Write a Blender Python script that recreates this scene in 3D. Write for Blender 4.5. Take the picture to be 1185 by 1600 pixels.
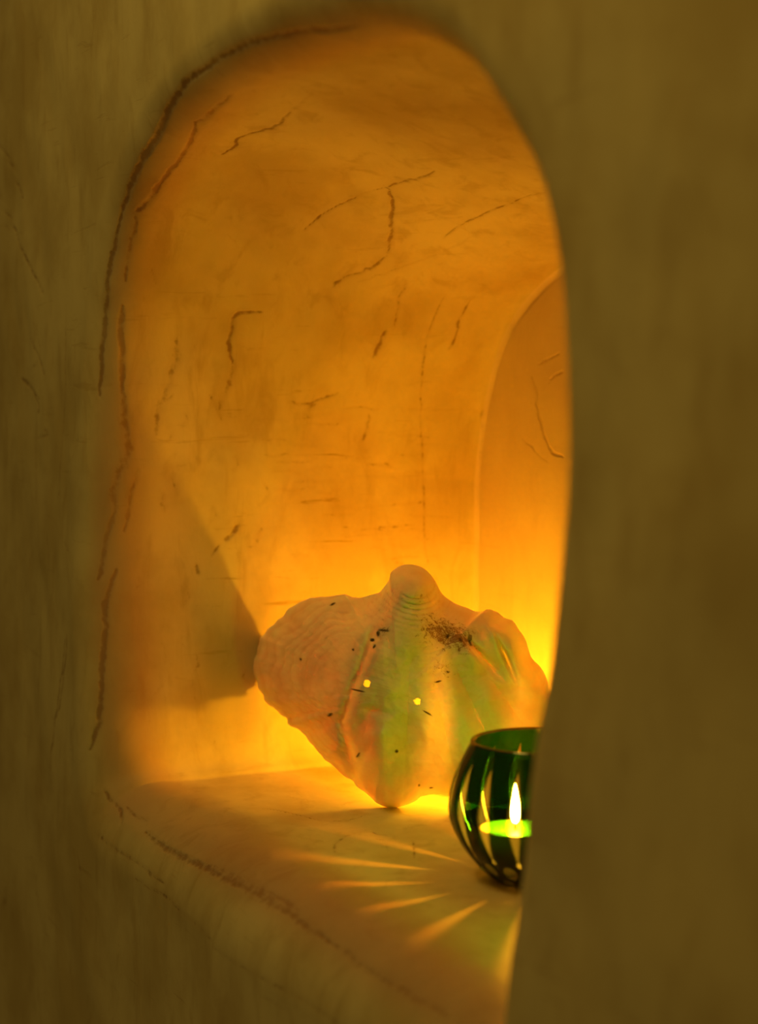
import bpy, math
import numpy as np
from mathutils import Vector, Matrix
from mathutils.bvhtree import BVHTree
from mathutils import noise as mnoise

for o in list(bpy.data.objects): bpy.data.objects.remove(o)
S = bpy.context.scene
COL = S.collection

# ------------------------------------------------------------------ camera
FPX = 2900.0
PITCH = math.atan(200 / FPX)
ANG = math.radians(26.1)
CAM = np.array([1.115, -.350, .255])
FL = np.array([-math.cos(ANG), math.sin(ANG), 0])
RT = np.array([FL[1], -FL[0], 0])
FW = FL * math.cos(PITCH) + np.array([0, 0, -math.sin(PITCH)])
UP = np.cross(RT, FW)
cd = bpy.data.cameras.new('camera')
cam = bpy.data.objects.new('camera', cd); COL.objects.link(cam)
cam.matrix_world = Matrix(((RT[0], UP[0], -FW[0], CAM[0]), (RT[1], UP[1], -FW[1], CAM[1]),
                           (RT[2], UP[2], -FW[2], CAM[2]), (0, 0, 0, 1)))
cd.sensor_fit = 'VERTICAL'; cd.sensor_height = 36; cd.sensor_width = 36 * 1185 / 1600
cd.lens = FPX * 36 / 1600
cd.clip_start = .01
cd.dof.use_dof = True; cd.dof.focus_distance = 1.10; cd.dof.aperture_fstop = 5.6
S.camera = cam

# ------------------------------------------------------------------ world, light, exposure
S.view_settings.view_transform = 'Standard'
S.view_settings.look = 'None'
S.view_settings.exposure = 0.0
S.view_settings.gamma = 1.0
S.view_settings.use_curve_mapping = False
w = bpy.data.worlds.new('world'); S.world = w; w.use_nodes = True
bg = w.node_tree.nodes['Background']
bg.inputs['Color'].default_value = (1.0, .68, .12, 1); bg.inputs['Strength'].default_value = .070

def area(name, loc, target, size, power, col):
    l = bpy.data.lights.new(name, 'AREA'); l.shape = 'DISK'; l.size = size; l.energy = power; l.color = col
    o = bpy.data.objects.new(name, l); COL.objects.link(o); o.location = loc
    o.rotation_euler = (Vector(target) - Vector(loc)).to_track_quat('-Z', 'Y').to_euler()
    return o
ROOM = area('room_lamp', (.36, -.38, 1.0), (.3, 0, .3), .3, 1.85, (1.0, .70, .11))

FLAME_COL = (1.0, .46, .008)
HID_STR = 860.0       # flame behind the shell
FRONT_STR = 2100.0     # flame in the green glass

# ------------------------------------------------------------------ helpers
def ray(x, y):
    return FW + RT * (x - 592.5) / FPX - UP * (y - 800) / FPX
def at_depth(x, y, d):
    return CAM + ray(x, y) * d
def on_floor(x, y, z=0.0):
    r = ray(x, y); return CAM + r * ((z - CAM[2]) / r[2])

def tag(o, label=None, cat=None, group=None, kind=None):
    for k, v in (('label', label), ('category', cat), ('group', group), ('kind', kind)):
        if v: o[k] = v
    return o
def link(name, me, mat=None, parent=None):
    o = bpy.data.objects.new(name, me); COL.objects.link(o)
    if mat: me.materials.append(mat)
    if parent: o.parent = parent
    return o
def mesh_from(name, V, Fq, smooth=True):
    me = bpy.data.meshes.new(name)
    V = np.ascontiguousarray(V, dtype=np.float32)
    me.vertices.add(len(V)); me.vertices.foreach_set('co', V.ravel())
    Fq = np.ascontiguousarray(Fq, dtype=np.int32)
    k = Fq.shape[1]
    me.loops.add(Fq.size); me.loops.foreach_set('vertex_index', Fq.ravel())
    me.polygons.add(len(Fq)); me.polygons.foreach_set('loop_start', np.arange(len(Fq), dtype=np.int32) * k)
    me.update(calc_edges=True); me.validate()
    if smooth: me.polygons.foreach_set('use_smooth', np.ones(len(me.polygons), dtype=bool))
    return me
def attr(me, name, vals):
    a = me.attributes.new(name, 'FLOAT', 'POINT'); a.data.foreach_set('value', np.ascontiguousarray(vals, dtype=np.float32))
def lathe(prof, n=64):
    prof = np.array(prof); m = len(prof)
    th = np.linspace(0, 2 * math.pi, n, endpoint=False)
    V = np.stack([prof[:, 0:1] * np.cos(th), prof[:, 0:1] * np.sin(th), np.repeat(prof[:, 1:2], n, 1)], -1).reshape(-1, 3)
    i = np.arange(m - 1)[:, None]; j = np.arange(n)[None]
    j2 = (j + 1) % n
    Fq = np.stack([i * n + j, i * n + j2, (i + 1) * n + j2, (i + 1) * n + j], -1).reshape(-1, 4)
    return V, Fq
def catmull(P, per=12, closed=False):
    P = np.array(P, float); n = len(P); out = []
    rng = range(n) if closed else range(n - 1)
    for i in rng:
        if closed: a, b, c, d = P[i - 1], P[i], P[(i + 1) % n], P[(i + 2) % n]
        else: a, b, c, d = P[max(i - 1, 0)], P[i], P[i + 1], P[min(i + 2, n - 1)]
        for k in range(per):
            t = k / per
            out.append(.5 * ((2 * b) + (-a + c) * t + (2 * a - 5 * b + 4 * c - d) * t * t + (-a + 3 * b - 3 * c + d) * t ** 3))
    if not closed: out.append(P[-1])
    return np.array(out)
def sstep(a, b, x):
    t = np.clip((x - a) / (b - a), 0, 1); return t * t * (3 - 2 * t)
def vnoise(P, scale, seed=0.0, oct=1):
    """smooth numpy value noise, -1..1, vectorised"""
    P = np.asarray(P, float) * scale + seed * 17.31
    tot = 0; amp = 1; nrm = 0
    for o in range(oct):
        Q = P * 2 ** o + o * 7.7
        I = np.floor(Q).astype(np.int64); Fr = Q - I; Fr = Fr * Fr * (3 - 2 * Fr)
        r = 0
        for dx in (0, 1):
            for dy in (0, 1):
                for dz in (0, 1):
                    h = (I[:, 0] + dx) * 73856093 ^ (I[:, 1] + dy) * 19349663 ^ (I[:, 2] + dz) * 83492791
                    h = (h ^ (h >> 13)) * 1274126177 & 0x7fffffff
                    h = (h ^ (h >> 15)) & 0xffff
                    wgt = (Fr[:, 0] if dx else 1 - Fr[:, 0]) * (Fr[:, 1] if dy else 1 - Fr[:, 1]) * (Fr[:, 2] if dz else 1 - Fr[:, 2])
                    r = r + wgt * (h / 32767.5 - 1)
        tot = tot + amp * r; nrm += amp; amp *= .5
    return tot / nrm

# node helper
class NT:
    def __init__(s, name):
        s.m = bpy.data.materials.new(name); s.m.use_nodes = True; s.t = s.m.node_tree; s.t.nodes.clear()
        s.out = s.t.nodes.new('ShaderNodeOutputMaterial')
    def n(s, typ, props=None, **kw):
        nd = s.t.nodes.new('ShaderNode' + typ)
        for k, v in (props or {}).items(): setattr(nd, k, v)
        for k, v in kw.items():
            key = k.replace('_', ' ')
            inp = nd.inputs[int(k[1:])] if (k[0] == 'i' and k[1:].isdigit()) else nd.inputs[key]
            if isinstance(v, bpy.types.NodeSocket): s.t.links.new(v, inp)
            else: inp.default_value = v
        return nd
    def math(s, op, a, b=0.0, c=0.0, clamp=False):
        return s.n('Math', {'operation': op, 'use_clamp': clamp}, i0=a, i1=b, i2=c).outputs[0]
    def ramp(s, fac, lo, hi, a=0.0, b=1.0):
        return s.n('MapRange', {'interpolation_type': 'SMOOTHSTEP'}, i0=fac, i1=lo, i2=hi, i3=a, i4=b).outputs[0]
    def mix(s, fac, a, b, bt='MIX'):
        nd = s.n('Mix', {'data_type': 'RGBA', 'blend_type': bt})
        for i, v in ((0, fac), (6, a), (7, b)):
            if isinstance(v, bpy.types.NodeSocket): s.t.links.new(v, nd.inputs[i])
            else: nd.inputs[i].default_value = v
        return nd.outputs[2]
    def attr(s, name): return s.n('Attribute', {'attribute_name': name}).outputs['Fac']
    def done(s, sh): s.t.links.new(sh, s.out.inputs['Surface']); return s.m

# ------------------------------------------------------------------ materials
def plaster_mat():
    T = NT('plaster')
    pos = T.n('NewGeometry').outputs['Position']
    warp = T.n('Mapping', Vector=pos, Scale=(1, 1, .33)).outputs[0]      # vertical trowel drag
    n1 = T.n('TexNoise', Vector=pos, Scale=9.0, Detail=5.0, Roughness=.6).outputs[0]
    n2 = T.n('TexNoise', Vector=warp, Scale=55.0, Detail=5.0, Roughness=.6, Distortion=.6).outputs[0]
    hz = T.n('Mapping', Vector=pos, Scale=(.6, .6, 5.5)).outputs[0]
    n3 = T.n('TexNoise', Vector=hz, Scale=26.0, Detail=6.0, Roughness=.65, Distortion=.5).outputs[0]
    n4 = T.n('TexNoise', Vector=pos, Scale=420.0, Detail=3.0).outputs[0]
    n5 = T.n('TexNoise', Vector=pos, Scale=160.0, Detail=4.0, Roughness=.6).outputs[0]
    base = T.mix(T.ramp(n1, .38, .64), (.80, .63, .43, 1), (.64, .47, .28, 1))
    base = T.mix(T.ramp(n2, .50, .72, 0, .42), base, (.50, .33, .17, 1))
    fleck = T.math('MULTIPLY', T.ramp(n3, .60, .70), T.attr('scuff'))
    base = T.mix(T.math('MULTIPLY', fleck, .8), base, (.42, .24, .09, 1))
    ck = T.math('ADD', T.attr('crack'), T.math('MULTIPLY', T.math('SUBTRACT', n5, .5), 1.5))
    ckm = T.math('MULTIPLY', T.ramp(ck, .50, 1.0), T.ramp(n1, .25, .6, .45, 1.0))
    soft = T.math('MULTIPLY', T.attr('crack'), .20)
    base = T.mix(soft, base, (.40, .19, .07, 1))
    base = T.mix(T.math('MULTIPLY', ckm, .78), base, (.24, .10, .04, 1))
    base = T.mix(T.math('MULTIPLY', T.attr('lip_light'), .8), base, (.50, .26, .22, 1))  # pinkish tint of mixed light on the lip, put into the colour
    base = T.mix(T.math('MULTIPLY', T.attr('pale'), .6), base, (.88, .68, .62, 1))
    h = T.math('ADD', T.math('MULTIPLY', n2, .8), T.math('MULTIPLY', n4, .06))
    h = T.math('SUBTRACT', h, T.math('MULTIPLY', ckm, .5))
    h = T.math('SUBTRACT', h, T.math('MULTIPLY', fleck, .35))
    bump = T.n('Bump', Strength=.35, Distance=.0015, Height=h).outputs[0]
    b = T.n('BsdfPrincipled', Base_Color=base, Roughness=.62, Normal=bump)
    b.inputs['Specular IOR Level'].default_value = .25
    return T.done(b.outputs[0])
PLASTER = plaster_mat()

def flame_mat(name, strength, col):
    T = NT(name)
    e = T.n('Emission', Color=(*col, 1), Strength=strength)
    return T.done(e.outputs[0])

# ------------------------------------------------------------------ niche in the plaster wall
DEPTH = .277
# inner edge of the opening (x, z), clockwise from the bottom left corner
left = [(-.012, .06), (-.020, .13), (-.013, .215), (.003, .290), (.036, .350), (.095, .388), (.173, .407), (.253, .414),
        (.330, .413), (.385, .407), (.425, .396), (.465, .378), (.495, .355), (.518, .330), (.530, .302), (.535, .267),
        (.535, .231), (.531, .195), (.526, .158), (.520, .133), (.515, .107), (.505, .067)]
prof = np.vstack([[(.012, 0), (.001, .004), (-.006, .016)], left, [(.499, .040), (.492, .012), (.484, .003), (.470, 0)],
                  [(.35, 0), (.2, 0), (.08, 0)]])
loop = catmull(prof, 24, closed=True)
loop[:, 1] = np.where(loop[:, 1] < 0, 0, loop[:, 1])
# resample: fine where the camera looks
seg = np.linalg.norm(np.roll(loop, -1, 0) - loop, axis=1); s = np.concatenate([[0], np.cumsum(seg)]); Ltot = s[-1]
ls = np.vstack([loop, loop[:1]])
fine = np.linspace(0, Ltot, 6000, endpoint=False)
fx = np.interp(fine, s, ls[:, 0]); fz = np.interp(fine, s, ls[:, 1])
dens = np.where((fx > .40) & (fz > .02), .35, 1.0); dens = np.where(fz < .001, .75, dens)
kern = np.ones(200) / 200; dens = np.convolve(np.concatenate([dens[-200:], dens, dens[:200]]), kern, 'same')[200:-200]
cum = np.concatenate([[0], np.cumsum(dens)]); NT_ = 1040
tt = np.interp(np.linspace(0, cum[-1], NT_, endpoint=False), cum, np.linspace(0, Ltot, 6001))
P = np.stack([np.interp(tt, s, ls[:, 0]), np.interp(tt, s, ls[:, 1])], -1)
ahead = np.stack([np.interp((tt + .004) % Ltot, s, ls[:, 0]), np.interp((tt + .004) % Ltot, s, ls[:, 1])], -1)
back = np.stack([np.interp((tt - .004) % Ltot, s, ls[:, 0]), np.interp((tt - .004) % Ltot, s, ls[:, 1])], -1)
tg = ahead - back; tg /= np.linalg.norm(tg, axis=1)[:, None]
NRM = np.stack([-tg[:, 1], tg[:, 0]], -1)            # outward for a clockwise loop
for _ in range(30): NRM = (NRM + np.roll(NRM, 1, 0) + np.roll(NRM, -1, 0)) / 3
NRM /= np.linalg.norm(NRM, axis=1)[:, None]
lipr = .028 + .017 * np.clip(-NRM[:, 1], 0, 1) - .008 * np.clip(NRM[:, 0], 0, 1)
for _ in range(60): lipr = (lipr + np.roll(lipr, 1) + np.roll(lipr, -1)) / 3
PB = P.copy(); PB[:, 1] *= .845
PB[:, 0] = np.where(P[:, 0] < .1, np.maximum(P[:, 0], -.012), P[:, 0])
CEN = np.array([.26, .17])
rings = []; kinds = []
ext = [1.5, 1.1, .8, .6, .5, .42, .36, .31, .27, .24, .215, .19] + list(np.linspace(.17, .0015, 110))
for e in ext:
    q = P + NRM * (lipr[:, None] + e)
    rings.append(np.stack([q[:, 0], np.zeros(NT_), q[:, 1]], -1)); kinds.append('front')
for a in np.linspace(0, math.pi / 2, 46):
    q = P + NRM * (lipr * (1 - math.sin(a)))[:, None]
    rings.append(np.stack([q[:, 0], lipr * (1 - math.cos(a)), q[:, 1]], -1)); kinds.append('front')
fr = .006
for y in np.linspace(0, 1, 190)[1:]:
    yy = lipr + (DEPTH - fr - lipr) * y
    k = sstep(.035, DEPTH * 1.02, yy)[:, None]
    q = P * (1 - k) + PB * k
    rings.append(np.stack([q[:, 0], yy, q[:, 1]], -1)); kinds.append('in')
k = 1.0
for a in np.linspace(0, math.pi / 2, 9)[1:]:
    q = PB - NRM * (fr * (1 - math.cos(a)))
    rings.append(np.stack([q[:, 0], np.full(NT_, DEPTH - fr + fr * math.sin(a)), q[:, 1]], -1)); kinds.append('in')
last = PB - NRM * fr
for u in np.linspace(1, 0.0, 150)[1:]:
    q = CEN + (last - CEN) * u
    rings.append(np.stack([q[:, 0], np.full(NT_, DEPTH), q[:, 1]], -1)); kinds.append('back')
RG = np.array(rings); NR = len(RG)
# ring i -> quads between i and i+1
grid = np.arange(NR * NT_).reshape(NR, NT_)
nx = np.roll(grid, -1, 1)
quads = np.stack([grid[:-1], grid[1:], nx[1:], nx[:-1]], -1)           # NR-1, NT, 4
V = RG.reshape(-1, 3)
def vertex_normals(G):
    du = np.roll(G, -1, 1) - np.roll(G, 1, 1)
    dv = np.gradient(G, axis=0)
    n = np.cross(du, dv); l = np.linalg.norm(n, axis=2, keepdims=True)
    return n / np.maximum(l, 1e-12)
N0 = vertex_normals(RG)
N0[-1] = (0, -1, 0)
# is it pointing out of the plaster (towards the viewer)?  front face must be -y
if N0[40, 10, 1] > 0: N0 = -N0; flip = True
else: flip = False
# hand-trowelled unevenness
Vf = V
disp = .0035 * vnoise(Vf, 7, 1) + .0016 * vnoise(Vf, 22, 2) + .0004 * vnoise(Vf * np.array([1, 1, .4]), 75, 3)
flo = (Vf[:, 2] < .004) & (Vf[:, 1] > .05)
flo = flo.reshape(NR, NT_)
damp = 1 - .93 * sstep(.03, .0, Vf[:, 2]) * sstep(.03, .06, Vf[:, 1])     # the shelf itself is smooth
damp = damp * np.where(Vf[:, 1] >= DEPTH - .0001, .45, 1)
D0 = (disp * damp).reshape(NR, NT_)
fold = np.linspace(0, 1, 70)
D0[-1] = D0[-1].mean()

# cracks, traced on the surface in view
BV = BVHTree.FromPolygons([tuple(v) for v in RG[::2, ::4].reshape(-1, 3)],
     [tuple(f) for f in (lambda g: np.stack([g[:-1], g[1:], np.roll(g, -1, 1)[1:], np.roll(g, -1, 1)[:-1]], -1).reshape(-1, 4))
      (np.arange(RG[::2, ::4].shape[0] * RG[::2, ::4].shape[1]).reshape(RG[::2, ::4].shape[:2])).tolist()])
def hit(x, y):
    r = ray(x, y); h = BV.ray_cast(Vector(CAM), Vector(r).normalized())
    return None if h[0] is None else np.array(h[0])
LINES = [  # (half width px, strength, points)
 (3, 1, [(345, 248), (368, 238), (372, 225), (400, 212), (428, 200), (440, 190), (455, 172)]), (2, .7, [(455, 172), (470, 160), (490, 140)]),
 (2, .95, [(475, 362), (500, 340), (530, 325), (560, 310)]), (1.5, .75, [(560, 310), (605, 298)]), (3, 1, [(605, 298), (625, 285), (650, 277), (682, 264)]),
 (3.5, 1, [(605, 298), (612, 320), (611, 350), (612, 370), (604, 400)]), (3, .9, [(604, 400), (585, 418), (560, 430), (535, 440), (520, 453)]),
 (2.5, .95, [(694, 374), (720, 354), (760, 335), (800, 318)]), (2, .85, [(800, 318), (830, 308), (858, 303)]),
 (1.5, .6, [(560, 445), (600, 430), (640, 414), (690, 395), (740, 370)]), (1.3, .5, [(790, 400), (855, 372)]),
 (3.5, .95, [(605, 518), (597, 535), (590, 550), (585, 562)]), (3, .7, [(634, 440), (624, 470), (618, 515)]),
 (3.5, .95, [(410, 490), (375, 492), (365, 515), (360, 545), (368, 570)]), (6, .7, [(368, 570), (360, 600), (345, 640)]),
 (7, .72, [(280, 535), (275, 570), (262, 610), (250, 640), (245, 680)]),
 (5, 1.05, [(304, 195), (300, 222), (290, 243), (265, 270), (250, 290)]), (6, .85, [(250, 290), (232, 315), (210, 335)]),
 (6, .75, [(360, 150), (340, 165), (320, 185), (305, 195)]),
 (7, .85, [(560, 36), (480, 48), (430, 58), (380, 72), (330, 100), (290, 132)]), (7, 1, [(330, 100), (290, 130), (262, 170), (245, 210), (220, 250), (198, 300), (185, 345)]),
 (5, 1, [(185, 345), (175, 390), (165, 440), (162, 500), (157, 560), (155, 620)]),
 (6, 1.0, [(190, 480), (187, 520), (192, 560), (190, 600)]), (8, .8, [(190, 600), (195, 660), (200, 710), (180, 750), (178, 800)]), (5, .95, [(178, 800), (165, 850), (155, 905)]),
 (4, .85, [(215, 735), (205, 770), (195, 830)]), (5, 1, [(183, 890), (168, 930), (168, 980), (162, 1030), (160, 1090), (155, 1140), (145, 1170)]),
 (5, .7, [(205, 335), (212, 350), (205, 375), (195, 440)]), (2, .7, [(240, 420), (245, 445)]),
 (2.5, .85, [(455, 628), (480, 632), (500, 625), (530, 615)]), (4, .7, [(480, 640), (495, 632)]),
 (2, .75, [(697, 462), (675, 510), (663, 580), (660, 650)]), (2, .8, [(660, 650), (663, 760), (668, 880)]),
 (2.5, .85, [(738, 470), (720, 500), (712, 530), (702, 548)]),
 (3.5, .95, [(828, 585), (835, 610), (840, 650), (852, 690), (860, 706), (878, 714)]), (2.5, .8, [(812, 680), (835, 705), (855, 722)]),
 (3, .85, [(840, 568), (872, 552)]), (3, .85, [(855, 596), (865, 585), (880, 580)]), (2, .8, [(757, 630), (750, 680), (748, 760)]),
 (4, .9, [(374, 820), (362, 835), (350, 845)]), (2.5, .8, [(345, 850), (330, 870)]), (3, .9, [(305, 882), (309, 900)]),
 (3, .8, [(568, 690), (578, 665), (580, 650)]), (3, .7, [(330, 620), (350, 660)]),
 (3, .75, [(525, 1335), (525, 1318), (545, 1305), (580, 1300), (605, 1306)]), (2.5, .8, [(585, 1311), (602, 1312)]),
 (2, .8, [(410, 1262), (450, 1268), (500, 1280), (540, 1282), (575, 1272)]), (2, .8, [(647, 1312), (648, 1342)]), (1.5, .6, [(604, 1320), (606, 1330)]),
 (4, .9, [(165, 1235), (178, 1255), (192, 1270), (194, 1288)]), (3, .8, [(200, 1265), (215, 1278), (232, 1282)]),
 (8, .85, [(225, 1300), (260, 1325), (310, 1350), (400, 1395), (460, 1435), (520, 1475)]), (6, .75, [(330, 1350), (400, 1385), (470, 1425)]),
 (9, .7, [(520, 1475), (600, 1530), (700, 1590)]), (2.5, .7, [(118, 1325), (130, 1350), (133, 1400), (142, 1445)]),
 (4, .6, [(330, 1480), (400, 1520), (470, 1560), (560, 1620)]), (5, .65, [(150, 1300), (180, 1325), (250, 1380)]), (4, .6, [(200, 1370), (260, 1410), (330, 1470)]),
 (3, .9, [(0, 218), (20, 255), (38, 310)]), (3, .9, [(0, 305), (22, 350), (45, 410), (65, 460)]), (2.5, .7, [(0, 330), (25, 375)]),
 (2.5, .75, [(100, 500), (98, 600), (95, 700), (92, 780)]), (2, .6, [(115, 520), (113, 600), (118, 690)]),
 (3, .85, [(82, 1205), (88, 1140), (95, 1080), (102, 1030), (104, 1000)]), (3.5, .9, [(108, 990), (103, 1050), (92, 1120)]),
 (3, .8, [(45, 530), (60, 560), (70, 590)]), (5, .8, [(30, 590), (55, 620), (60, 645)]), (3, .7, [(55, 700), (56, 790)]),
 (4, .8, [(0, 1405), (35, 1410)]), (3, .7, [(55, 1450), (58, 1490), (75, 1530)]), (2.5, .7, [(75, 1510), (78, 1560)]), (3, .8, [(3, 1515), (15, 1550)]),
 (2.5, .75, [(62, 1190), (65, 1222)]), (8, .45, [(790, 30), (820, 80), (850, 150), (880, 240)]), (6, .4, [(915, 440), (935, 560), (940, 640)]),
 (10, .35, [(960, 820), (945, 960), (930, 1060), (920, 1130)]),
]
rs = np.random.RandomState(5)
for i in range(46):     # horizontal trowel scratches on the side wall
    x = rs.uniform(400, 650); y = rs.uniform(640, 900); l = rs.uniform(15, 80)
    LINES.append((rs.uniform(1.2, 2.4), rs.uniform(.38, .66), [(x, y), (x + l * .5, y + rs.uniform(-4, 4)), (x + l, y + rs.uniform(-6, 4))]))
for i in range(26):     # short scratches left and above
    x = rs.uniform(210, 420); y = rs.uniform(500, 1160); l = rs.uniform(10, 40)
    LINES.append((rs.uniform(1.5, 4), rs.uniform(.4, .65), [(x, y), (x + rs.uniform(-8, 8), y + l * .5), (x + rs.uniform(-12, 8), y + l)]))
for i in range(22):
    x = rs.uniform(0, 110); y = rs.uniform(420, 1590); l = rs.uniform(15, 90)
    LINES.append((rs.uniform(1.5, 4), rs.uniform(.4, .7), [(x, y), (x + rs.uniform(-8, 10), y + l * .5), (x + rs.uniform(-12, 18), y + l)]))
crack = np.zeros(len(V))
for (wd, stg, pts) in LINES:
    pts = catmull(pts, 4) if len(pts) > 2 else np.array(pts, float)
    pts = pts + rs.normal(0, .9, pts.shape)
    H = [hit(x, y) for x, y in pts]; H = [h for h in H if h is not None]
    if len(H) < 2: continue
    H = np.array(H); dep = ((H - CAM) @ FW).mean(); wm = wd * 1.8 / FPX * dep
    lo = H.min(0) - 3 * wm; hi = H.max(0) + 3 * wm
    idx = np.nonzero(((V > lo) & (V < hi)).all(1))[0]
    if not len(idx): continue
    Q = V[idx]; best = np.full(len(idx), 9.)
    m = len(H) - 1
    for i in range(m):
        a, b = H[i], H[i + 1]; ab = b - a; L2 = max(ab @ ab, 1e-12)
        if L2 > .05 ** 2 * 4: continue
        t = np.clip(((Q - a) @ ab) / L2, 0, 1); d = np.linalg.norm(Q - (a + t[:, None] * ab), axis=1)
        gt = (i + t) / m; taper = .45 + .55 * np.minimum(1, np.minimum(gt, 1 - gt) * 6)
        best = np.minimum(best, d / taper)
    v = stg * np.clip(1.15 - .5 * best / (wm * .5), 0, 1)
    crack[idx] = np.maximum(crack[idx], v)
G = RG + N0 * (D0 - .0004 * sstep(.4, 1, crack).reshape(NR, NT_))[..., None]
V = G.reshape(-1, 3)
N1 = vertex_normals(G); N1[-1] = (0, -1, 0)
if flip: N1 = -N1
N1f = N1.reshape(-1, 3)
# scuffed zone: lower middle of the left side wall
sc = .30 + .9 * sstep(.10, .0, np.abs(V[:, 1] - .14)) * sstep(.13, .03, np.abs(V[:, 2] - .165)) * (V[:, 0] < .02)
lip_light = np.zeros(NR * NT_).reshape(NR, NT_)  # mask for the light tint painted along the rounded lip
i_lip0 = len(ext)
for i in range(NR):
    a = (i - i_lip0) / 46
    lip_light[i] = sstep(.25, .6, a) * sstep(1.35, .95, a)
lip_light *= (.6 + .4 * vnoise(V, 9, 8).reshape(NR, NT_))
lip_light = lip_light.ravel()

def piece(name, mask):
    q = quads[mask]
    if not flip: pass
    used, inv = np.unique(q, return_inverse=True); q2 = inv.reshape(q.shape)
    # orientation so face normal agrees with N1
    a, b, c = V[q[0, 0]], V[q[0, 1]], V[q[0, 2]]
    mid = len(q) // 2
    a, b, c = V[q[mid, 0]], V[q[mid, 1]], V[q[mid, 2]]
    if np.cross(b - a, c - a) @ N1f[q[mid, 0]] < 0: q2 = q2[:, ::-1]
    me = mesh_from(name, V[used], q2)
    attr(me, 'crack', crack[used]); attr(me, 'scuff', sc[used]); attr(me, 'pale', (V[used, 1] > DEPTH - .0015) * 1.0); attr(me, 'lip_light', lip_light[used])
    me.normals_split_custom_set_from_vertices([tuple(n) for n in N1f[used]])
    return tag(link(name, me, PLASTER), kind='structure')
kk = np.array(kinds)[:-1]
KK = np.repeat(kk[:, None], NT_, 1)
px_, pz_ = np.repeat(P[None, :, 0], NR - 1, 0), np.repeat(P[None, :, 1], NR - 1, 0)
infl = pz_ < .0085
ceil = pz_ > .30
piece('wall_front', KK == 'front')
piece('wall_back', KK == 'back')
piece('floor', (KK == 'in') & infl)
piece('ceiling', (KK == 'in') & ceil)
piece('wall_left', (KK == 'in') & ~infl & ~ceil & (px_ < .26))
piece('wall_right', (KK == 'in') & ~infl & ~ceil & (px_ >= .26))

# ------------------------------------------------------------------ the shell
def shell_mat():
    T = NT('shell')
    g = T.n('NewGeometry').outputs['Position']
    gl = T.attr('growth_shade'); st = T.attr('stain')
    n1 = T.n('TexNoise', Vector=g, Scale=45.0, Detail=5.0).outputs[0]
    n2 = T.n('TexNoise', Vector=g, Scale=210.0, Detail=6.0, Roughness=.75, Distortion=2.5).outputs[0]
    base = T.mix(T.ramp(n1, .35, .7), (.86, .80, .74, 1), (.80, .69, .60, 1))
    base = T.mix(T.math('MULTIPLY', gl, .22), base, (.60, .38, .26, 1))  # brown for growth lines and for shade painted into the hump crevices
    m = T.math('MULTIPLY', T.ramp(T.math('ADD', n2, T.math('MULTIPLY', st, .24)), .62, .74), T.ramp(st, .03, .3))
    base = T.mix(T.math('MULTIPLY', st, .22), base, (.60, .30, .14, 1))
    base = T.mix(T.math('MULTIPLY', m, .85), base, (.26, .10, .04, 1))
    pit = T.attr('pit')
    base = T.mix(pit, base, (.07, .03, .015, 1))
    h = T.math('SUBTRACT', T.math('MULTIPLY', n1, .8), T.math('MULTIPLY', m, .4))
    bump = T.n('Bump', Strength=.35, Distance=.0012, Height=h).outputs[0]
    b = T.n('BsdfPrincipled', Base_Color=base, Roughness=.5, Normal=bump)
    b.inputs['Subsurface Weight'].default_value = 1.0
    b.inputs['Subsurface Radius'].default_value = (.0062, .0046, .0036)
    b.inputs['Subsurface Scale'].default_value = .55
    b.inputs['Specular IOR Level'].default_value = .3
    return T.done(b.outputs[0])

OUT = [(607, 907), (612, 893), (624, 885), (640, 882), (656, 885), (670, 895), (681, 908), (690, 926), (712, 942), (735, 952), (752, 956),
       (762, 952), (776, 955), (790, 965), (803, 971), (812, 985), (822, 998), (828, 1022), (840, 1037), (852, 1055), (860, 1085), (862, 1130), (856, 1180),
       (838, 1225), (805, 1252), (770, 1260), (740, 1256), (715, 1246), (700, 1242), (680, 1241), (662, 1243), (648, 1252), (632, 1259), (612, 1263),
       (592, 1256), (576, 1243), (560, 1230), (545, 1216), (522, 1197), (505, 1180), (486, 1160), (470, 1144), (452, 1131), (447, 1122), (430, 1110),
       (412, 1090), (402, 1070), (394, 1050), (394, 1036), (400, 1022), (404, 1006), (418, 985), (434, 968), (452, 953), (470, 941), (490, 935),
       (512, 930), (535, 929), (552, 933), (575, 931), (592, 926)]
SC = np.array([622., 1085.])
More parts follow.
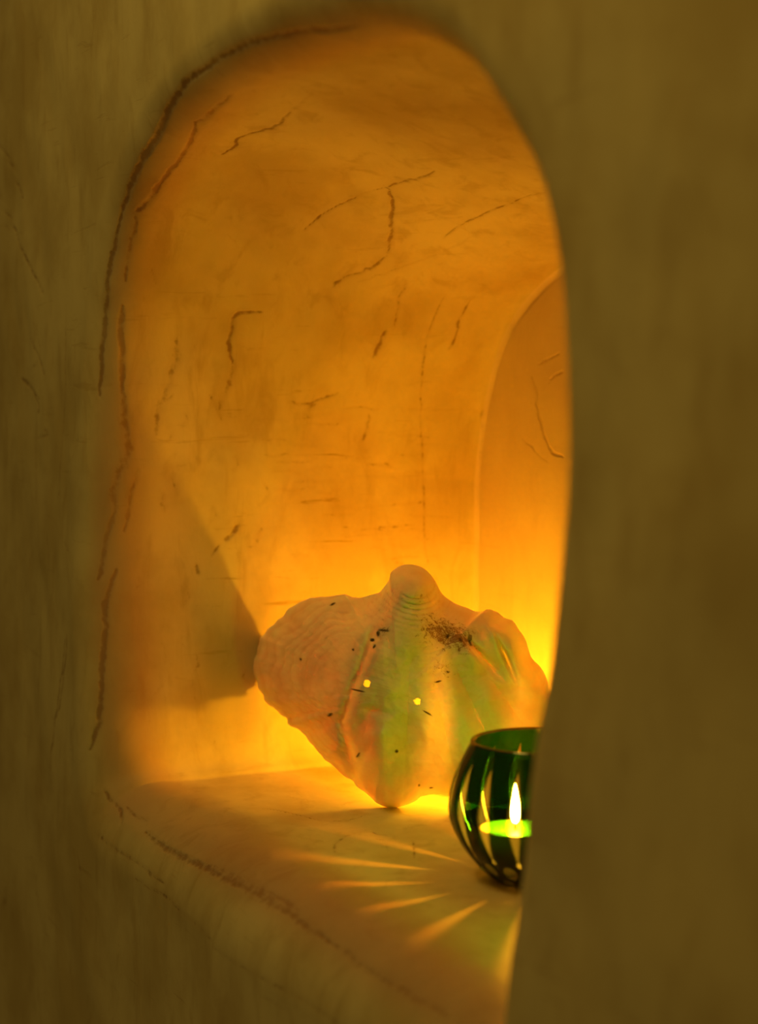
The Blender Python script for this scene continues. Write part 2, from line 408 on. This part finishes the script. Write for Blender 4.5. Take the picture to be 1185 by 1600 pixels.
def build_shell():
    o = catmull(OUT, 16, closed=True)
    nth, nr = 460, 130
    # resample evenly in angle-ish arc
    sg = np.linalg.norm(np.roll(o, -1, 0) - o, axis=1); ss = np.concatenate([[0], np.cumsum(sg)]); oo = np.vstack([o, o[:1]])
    tq = np.linspace(0, ss[-1], nth, endpoint=False)
    O = np.stack([np.interp(tq, ss, oo[:, 0]), np.interp(tq, ss, oo[:, 1])], -1)
    jag = vnoise(np.stack([O[:, 0], O[:, 1], O[:, 0] * 0], -1), .09, 4)[:, None]
    dirv = O - SC; dirv /= np.linalg.norm(dirv, axis=1)[:, None]
    leftish = sstep(620, 500, O[:, 0])[:, None]
    O = O + dirv * jag * (1.4 + 2.4 * leftish)
    r = np.sin(np.linspace(0, 1, nr) * math.pi / 2)           # denser to the rim
    r = .35 * np.linspace(0, 1, nr) + .65 * r
    r = r / r[-1]
    XY = SC + (O - SC)[None] * r[:, None, None]               # nr, nth, 2
    X, Y = XY[..., 0], XY[..., 1]; rr = np.repeat(r[:, None], nth, 1)
    Ux, Uy = 645., 900.
    a = np.degrees(np.arctan2(X - Ux, Y - Uy)); rho = np.hypot(X - Ux, Y - Uy)
    # ribs fanning out from the crown: the left ones broad and shallow, the right ones narrow
    knots = np.array([-90, -44, -17, -2, 12, 25, 37, 50, 64, 80]); amps = np.array([.0, .35, .8, 1, 1.2, 1.5, 1.5, 1.3, .9, .4])
    ph = np.interp(a, knots, np.arange(len(knots))); am = np.interp(a, knots, amps)
    c = np.cos(2 * math.pi * ph)
    rib = (1 - np.abs(np.sin(math.pi * ph)) ** 1.0) * 1.4 - .45
    rib = -rib                                                   # sharp valleys at the knots, round crests between
    rib = rib * am * sstep(105, 240, rho) * (1 - .55 * sstep(.8, 1, rr))
    bulge = (1 - rr ** 2.2) ** .62
    gph = (rho / 9.5) + 2.2 * vnoise(np.stack([X.ravel(), Y.ravel(), 0 * X.ravel()], -1), .012, 6).reshape(X.shape)
    grow = np.abs((gph % 1) - .5) * 2
    grow = sstep(.0, .35, grow)
    gmask = .15 + 1.3 * sstep(110, 40, rho) * sstep(26, 34, rho)
    rg = rr * 17 + 1.6 * vnoise(np.stack([X.ravel(), Y.ravel(), 0 * X.ravel()], -1), .018, 11, 2).reshape(X.shape)
    arc = sstep(.0, .6, rg % 1); amask = sstep(590, 500, X) * sstep(.45, .75, rr)
    h = .048 * bulge + .0030 * rib * bulge ** .4
    h -= .006 * np.exp(-((X - np.interp(Y, [930, 1000, 1080, 1130, 1240], [598, 583, 552, 535, 562])) / 9) ** 2) * sstep(940, 1000, Y) * bulge ** .4
    def gauss(cx, cy, sx, sy, rot=0):
        c_, s_ = math.cos(math.radians(rot)), math.sin(math.radians(rot))
        dx, dy = X - cx, Y - cy; u = dx * c_ + dy * s_; v = -dx * s_ + dy * c_
        return np.exp(-(u / sx) ** 2 - (v / sy) ** 2)
    h += .012 * gauss(645, 915, 34, 26)                          # crown knob
    h -= .004 * gauss(612, 935, 8, 30, 20) + .0035 * gauss(690, 950, 12, 24, -30)
    h += .020 * gauss(776, 1000, 15, 36, -25) + .018 * gauss(805, 1020, 12, 36, -20) - .012 * gauss(752, 1024, 6, 40, -42) - .010 * gauss(789, 1024, 4, 32, -24)
    h += .010 * gauss(738, 1022, 13, 32, -35)
    h += .009 * gauss(640, 975, 60, 60)                          # raised ridge below the crown
    h += .0055 * gauss(592, 1150, 20, 30, 10) - .003 * gauss(592, 1112, 22, 7, 10) + .003 * gauss(545, 1120, 18, 60, 20)
    h -= .004 * gauss(540, 960, 40, 22, -10)
    pts = np.stack([X.ravel(), Y.ravel(), 0 * X.ravel()], -1)
    n_ = vnoise(pts, .03, 9, 3).reshape(X.shape)
    h += .0030 * n_ * bulge ** .3 + .0006 * vnoise(pts, .12, 3, 2).reshape(X.shape) - .0009 * (1 - grow) * gmask * bulge ** .2 + .0011 * (arc - .5) * amask * bulge ** .3
    h *= sstep(1.0, .985, rr) * .25 + .75
    h = np.maximum(h, 0) * (rr < 1)
    wav = .004 * np.sin(np.interp(a, knots, np.arange(len(knots))) * 2 * math.pi)
    rim_d = 1.120 + .102 * np.clip((600 - X) / 205, 0, 1.1) ** 1.35 + wav * sstep(.6, 1, rr) * sstep(1200, 1080, Y) * sstep(130, 220, rho)
    # the crown leans back a little, towards the lamp
    rim_d = rim_d + .012 * sstep(1262, 900, Y)
    th = .0048
    front = CAM + (FW + RT * ((X - 592.5) / FPX)[..., None] - UP * ((Y - 800) / FPX)[..., None]) * (rim_d - h)[..., None]
    X2 = SC[0] + (X - SC[0]) * (1 - .022 * rr ** 3); Y2 = SC[1] + (Y - SC[1]) * (1 - .022 * rr ** 3)
    hb = np.maximum(h * .97 - th, -.004 + 0 * h)
    hb = hb * sstep(1.0, .97, rr) + (-.0035) * (1 - sstep(1.0, .97, rr))
    backp = CAM + (FW + RT * ((X2 - 592.5) / FPX)[..., None] - UP * ((Y2 - 800) / FPX)[..., None]) * (rim_d - hb)[..., None]
    # collapse ring 0 is a tiny fan: fine
    nV = nr * nth
    g = np.arange(nV).reshape(nr, nth); gn = np.roll(g, -1, 1)
    fq = np.stack([g[:-1], g[1:], gn[1:], gn[:-1]], -1)          # nr-1, nth, 4
    HO = [(574, 1068, 5.6), (653, 1096, 5.2)]
    cx = (X[:-1] + X[1:]) / 2; cy = (Y[:-1] + Y[1:]) / 2
    cx = (cx + np.roll(cx, -1, 1)) / 2; cy = (cy + np.roll(cy, -1, 1)) / 2
    rem = np.zeros(cx.shape, bool)
    for hx, hy, hr in HO: rem |= np.hypot(cx - hx, cy - hy) < hr
    rem[0] = False
    Vall = np.vstack([front.reshape(-1, 3), backp.reshape(-1, 3)])
    keep = fq[~rem]
    faces = [keep, keep[:, ::-1] + nV]
    side = []
    for i, j in zip(*np.nonzero(rem)):
        q = fq[i, j]
        for (di, dj, e) in ((-1, 0, (0, 3)), (1, 0, (1, 2)), (0, -1, (0, 1)), (0, 1, (2, 3))):
            ii, jj = i + di, (j + dj) % nth
            if not rem[ii, jj]:
                a_, b_ = q[e[0]], q[e[1]]
                side.append((a_, b_, b_ + nV, a_ + nV) if (di, dj) in ((1, 0), (0, -1)) else (b_, a_, a_ + nV, b_ + nV))
    j = np.arange(nth); e0 = g[-1]; e1 = np.roll(e0, -1)
    faces.append(np.stack([e0, e0 + nV, e1 + nV, e1], -1))
    if side: faces.append(np.array(side))
    Fq = np.vstack(faces)
    # snap hole borders to circles
    orig = np.array([605, 1262.]); 
    base = on_floor(610, 1263)
    Vall = Vall - base
    me = mesh_from('seashell', Vall, Fq)
    stain = .9 * gauss(685, 985, 34, 24, 15) + .7 * gauss(725, 1000, 24, 20, 0) + .5 * gauss(600, 985, 12, 20, 10) + .35 * gauss(690, 1045, 34, 30) + .3 * gauss(640, 935, 40, 14) + .25 * gauss(562, 1100, 18, 40)
    pit = np.zeros(X.shape)
    for (qx, qy, sx, sy, ro) in ((516, 1117, 5, 2.5, -35), (620, 1174, 3, 3, 0), (600, 985, 10, 2, 5), (591, 990, 3, 5, 0), (520, 944, 5, 1.8, -30), (552, 1015, 2, 2, 0), (720, 1000, 5, 2, 60), (700, 994, 2, 5, 20),
                              (735, 1005, 2, 6, -20), (575, 1243, 2.5, 2, 0), (582, 1000, 4, 3, 0), (585, 1010, 2, 4, 30), (674, 1231, 2.5, 1.5, 0), (655, 1227, 2, 2, 0),
                              (700, 1050, 3, 2, 20), (685, 1065, 6, 1.5, -15), (668, 1114, 9, 1.4, 30), (560, 1079, 12, 1.5, 12), (470, 1030, 1.8, 2.5, 0), (560, 1180, 2, 5, 30)):
        pit = np.maximum(pit, sstep(.25, .7, gauss(qx, qy, sx, sy, ro)))
    z = lambda A: np.concatenate([A.ravel(), A.ravel()])
    attr(me, 'stain', z(stain)); attr(me, 'pit', z(pit) * np.concatenate([np.ones(nV), np.zeros(nV)])); attr(me, 'growth_shade', z((1 - grow) * gmask + 1.6 * gauss(752, 1024, 4, 34, -42) + 1.3 * gauss(789, 1024, 3, 28, -24) + .7 * (1 - arc) * amask))  # growth lines, plus crevice shade painted beside the right hump
    o = link('seashell', me, shell_mat()); o.location = base
    tag(o, 'large pale ribbed seashell with two drilled holes standing on the niche shelf', 'shell')
    return o
build_shell()

# ------------------------------------------------------------------ candles
def wax_mat(name, col):
    T = NT(name)
    b = T.n('BsdfPrincipled', Base_Color=(*col, 1), Roughness=.45)
    b.inputs['Subsurface Weight'].default_value = .8
    b.inputs['Subsurface Radius'].default_value = (.02, .01, .004)
    return T.done(b.outputs[0])
def simple(name, col, rough=.5, metal=0.0):
    T = NT(name); b = T.n('BsdfPrincipled', Base_Color=(*col, 1), Roughness=rough, Metallic=metal); return T.done(b.outputs[0])
WICK = simple('wick', (.02, .015, .01), .9)
TIN = simple('tin', (.75, .73, .70), .3, 1.0)
def candle(name, loc, r, h, wax, fl, fh, label, cup=True):
    e = bpy.data.objects.new(name, None); COL.objects.link(e); e.location = loc; e.empty_display_size = .02
    tag(e, label, 'candle')
    ri = r - .0007
    z0 = .0006
    top = [(0, h - .0012)] + [(ri * k, h - .0012 + .0010 * k ** 3) for k in (.2, .45, .7, .9, .97)] + [(ri, h - .001)]
    V_, F_ = lathe([(1e-5, z0), (ri * .98, z0), (ri, z0 + .001)] + top[::-1][:-1] + [(1e-5, h - .0012)], 56)
    link('wax', mesh_from('wax', V_, F_), wax, e)
    if cup:
        V_, F_ = lathe([(1e-5, 0), (r * .97, 0), (r, .001), (r, h * .8), (r + .0005, h * .8 + .0004), (r - .0004, h * .8 + .0004), (r - .0004, .0005)], 56)
        link('cup', mesh_from('cup', V_, F_), TIN, e)
    V_, F_ = lathe([(1e-5, h - .002), (.0006, h - .0015), (.0006, h + .004), (.0004, h + .0052), (1e-5, h + .0054)], 10)
    link('wick', mesh_from('wick', V_, F_), WICK, e)
    zs = np.linspace(0, 1, 22)
    pr = [(max(1e-5, (.0036 if cup else .0025) * math.sin(math.pi * min(1, k ** .62)) ** .8 * (1 - .25 * k)), h + .0018 + fh * k) for k in zs]
    V_, F_ = lathe(pr, 24)
    link('flame', mesh_from('flame', V_, F_), fl, e)
    return e
candle('tealight', (.100, .214, .0003), .019, .011, wax_mat('pale_wax', (.85, .75, .6)), flame_mat('hidden_flame', HID_STR, FLAME_COL), .019,
       'small tin tealight burning on the shelf hidden behind the seashell')

# ------------------------------------------------------------------ green cut glass votive
GC = on_floor(845, 1374)
def glass_mat():
    T = NT('green_cut_glass')
    c = T.attr('cut')
    lw = T.n('LayerWeight', Blend=.5).outputs['Facing']
    thick = T.ramp(lw, .35, 1.0)
    col = T.mix(thick, (.028, .18, .020, 1), (.001, .022, .005, 1))
    col = T.mix(T.attr('deep'), col, (.0015, .02, .006, 1))
    clear = T.mix(thick, (.50, .39, .24, 1), (.35, .25, .14, 1))
    col = T.mix(c, col, clear)
    tr = T.n('BsdfTransparent', Color=col)
    gl = T.n('BsdfGlossy', Roughness=.04, Color=(1, 1, 1, 1))
    f = T.math('ADD', .045, T.math('MULTIPLY', T.math('POWER', lw, 4.5), .6))
    tl = T.n('BsdfTranslucent', Color=(.95, .9, .8, 1))
    tr = T.n('MixShader', i0=T.math('ADD', T.math('MULTIPLY', c, .014), T.math('MULTIPLY', T.attr('cutlow'), .10)), i1=tr.outputs[0], i2=tl.outputs[0])
    mx = T.n('MixShader', i0=f, i1=tr.outputs[0], i2=gl.outputs[0])
    return T.done(mx.outputs[0])
def clear_mat():
    T = NT('glass_inner')
    lw = T.n('LayerWeight', Blend=.5).outputs['Facing']
    tr = T.n('BsdfTransparent', Color=(.96, .97, .95, 1)); gl = T.n('BsdfGlossy', Roughness=.04)
    f = T.math('ADD', .03, T.math('MULTIPLY', T.math('POWER', lw, 5), .4))
    return T.done(T.n('MixShader', i0=f, i1=tr.outputs[0], i2=gl.outputs[0]).outputs[0])
def build_glass():
    sc_ = 1 / 3020.
    e = bpy.data.objects.new('votive_glass', None); COL.objects.link(e); e.location = GC; e.empty_display_size = .05
    tag(e, 'round green cut-glass candle holder half hidden by the niche edge', 'candle holder')
    # outer profile (r, z) px -> m
    pr = [(58, 0), (72, 3), (88, 14), (103, 30), (117, 46), (129, 64), (138, 84), (143.5, 105), (144, 122), (141, 142), (135, 162), (127, 182), (118, 200), (111, 213), (110, 217)]
    pr = catmull([(a * sc_, b * sc_) for a, b in pr], 12)
    n = 720; m = len(pr)
    th = np.linspace(0, 2 * math.pi, n, endpoint=False)
    R0 = np.repeat(pr[:, 0:1], n, 1); Z0 = np.repeat(pr[:, 1:2], n, 1)
    zp = Z0 / sc_                                             # px heights
    toc = math.atan2(CAM[1] - GC[1], CAM[0] - GC[0])          # direction to the camera
    step = 2 * math.pi / 17
    # image-left is at a positive or negative turn from the camera direction
    ph = ((th[None] - toc) + math.radians(16.0)) / step; d = ((ph + .5) % 1 - .5) * step         # flute centres
    dh = ((ph + 1.0) % 1 - .5) * step                                                        # half-way between
    v = (zp - 100) / 78.
    groove = np.clip(1 - (d / .085) ** 2 - v ** 2, 0, 1) ** .5
    v2 = (zp - 116) / 76.
    wv = (.046 + .020 * sstep(40, 130, zp)) * np.clip(1 - np.abs(v2) ** 1.7, .0001, 1)
    oval = sstep(1.35, .65, np.abs(d) / wv) * (np.abs(v2) < 1)
    v3 = (zp - 30) / 12.
    low = sstep(0, .2, 1 - (dh / .115) ** 2 - v3 ** 2)
    lowg = np.clip(1 - (dh / .135) ** 2 - (v3 * .8) ** 2, 0, 1) ** .5
    dot = sstep(0, .3, 1 - (d / .03) ** 2 - ((zp - 48) / 5) ** 2)
    bead = sstep(0, .3, 1 - (d / .13) ** 2 - ((zp - 8) / 5) ** 2)
    beadg = np.clip(1 - (d / .15) ** 2 - ((zp - 8) / 7) ** 2, 0, 1) ** .5
    R1 = R0 - .0012 * groove - .0014 * lowg - .0012 * beadg
    Vv = np.stack([R1 * np.cos(th), R1 * np.sin(th), Z0 + .0002], -1).reshape(-1, 3)
    g = np.arange(m * n).reshape(m, n); gn = np.roll(g, -1, 1)
    Fq = np.stack([g[:-1], gn[:-1], gn[1:], g[1:]], -1).reshape(-1, 4)
    # underside
    cv = np.array([[0, 0, .0002]]); 
    Vb, Fb = lathe([(1e-5, .0002), (.4 * 58 * sc_, .0002), (58 * sc_, .0002)], n)
    Fb = Fb[:, ::-1] + len(Vv)
    me = mesh_from('bowl', np.vstack([Vv, Vb]), np.vstack([Fq, Fb]))
    cut = np.maximum.reduce([oval, low * .8, dot, bead]).ravel()
    deep = (sstep(112, 40, zp)).ravel()
    attr(me, 'cut', np.concatenate([cut, np.zeros(len(Vb))])); attr(me, 'cutlow', np.concatenate([np.maximum.reduce([low, dot, bead]).ravel(), np.zeros(len(Vb))])); attr(me, 'deep', np.concatenate([deep, np.ones(len(Vb))]))
    link('bowl', me, glass_mat(), e)
    # inner surface
    ip = np.array([(max(1e-5, r_ - 8 * sc_), z_) for r_, z_ in pr if z_ > 22 * sc_])
    ip = np.vstack([[(1e-5, 17 * sc_), (60 * sc_, 17 * sc_)], ip]); ip[-1, 0] = (110 - 7) * sc_
    Vi, Fi = lathe(ip, 160)
    link('bowl_lining', mesh_from('bowl_lining', Vi, Fi), clear_mat(), e)
    # rim: a dark rounded lip
    z_ = 217 * sc_; ro = 110 * sc_; ri = 103 * sc_
    rp = [(ro, z_)] + [((ro + ri) / 2 + (ro - ri) / 2 * math.cos(a), z_ + (ro - ri) / 2 * .9 * math.sin(a)) for a in np.linspace(0, math.pi, 10)] + [(ri, z_)]
    Vr, Fr_ = lathe(rp, 160)
    T = NT('glass_rim')
    tr = T.n('BsdfTransparent', Color=(.10, .07, .03, 1)); gl = T.n('BsdfGlossy', Roughness=.08, Color=(1, .9, .8, 1))
    rm = T.done(T.n('MixShader', i0=.25, i1=tr.outputs[0], i2=gl.outputs[0]).outputs[0])
    link('rim', mesh_from('rim', Vr, Fr_), rm, e)
build_glass()
off = -RT * .0132
candle('candle', tuple(np.array(GC) + np.array([off[0], off[1], 17.5 / 3020.])), .0195, .0215, wax_mat('candle_wax', (.30, .26, .10)),
       flame_mat('candle_flame', FRONT_STR, (1.0, .52, .02)), .021, 'lit candle inside the round green cut-glass holder', cup=False)
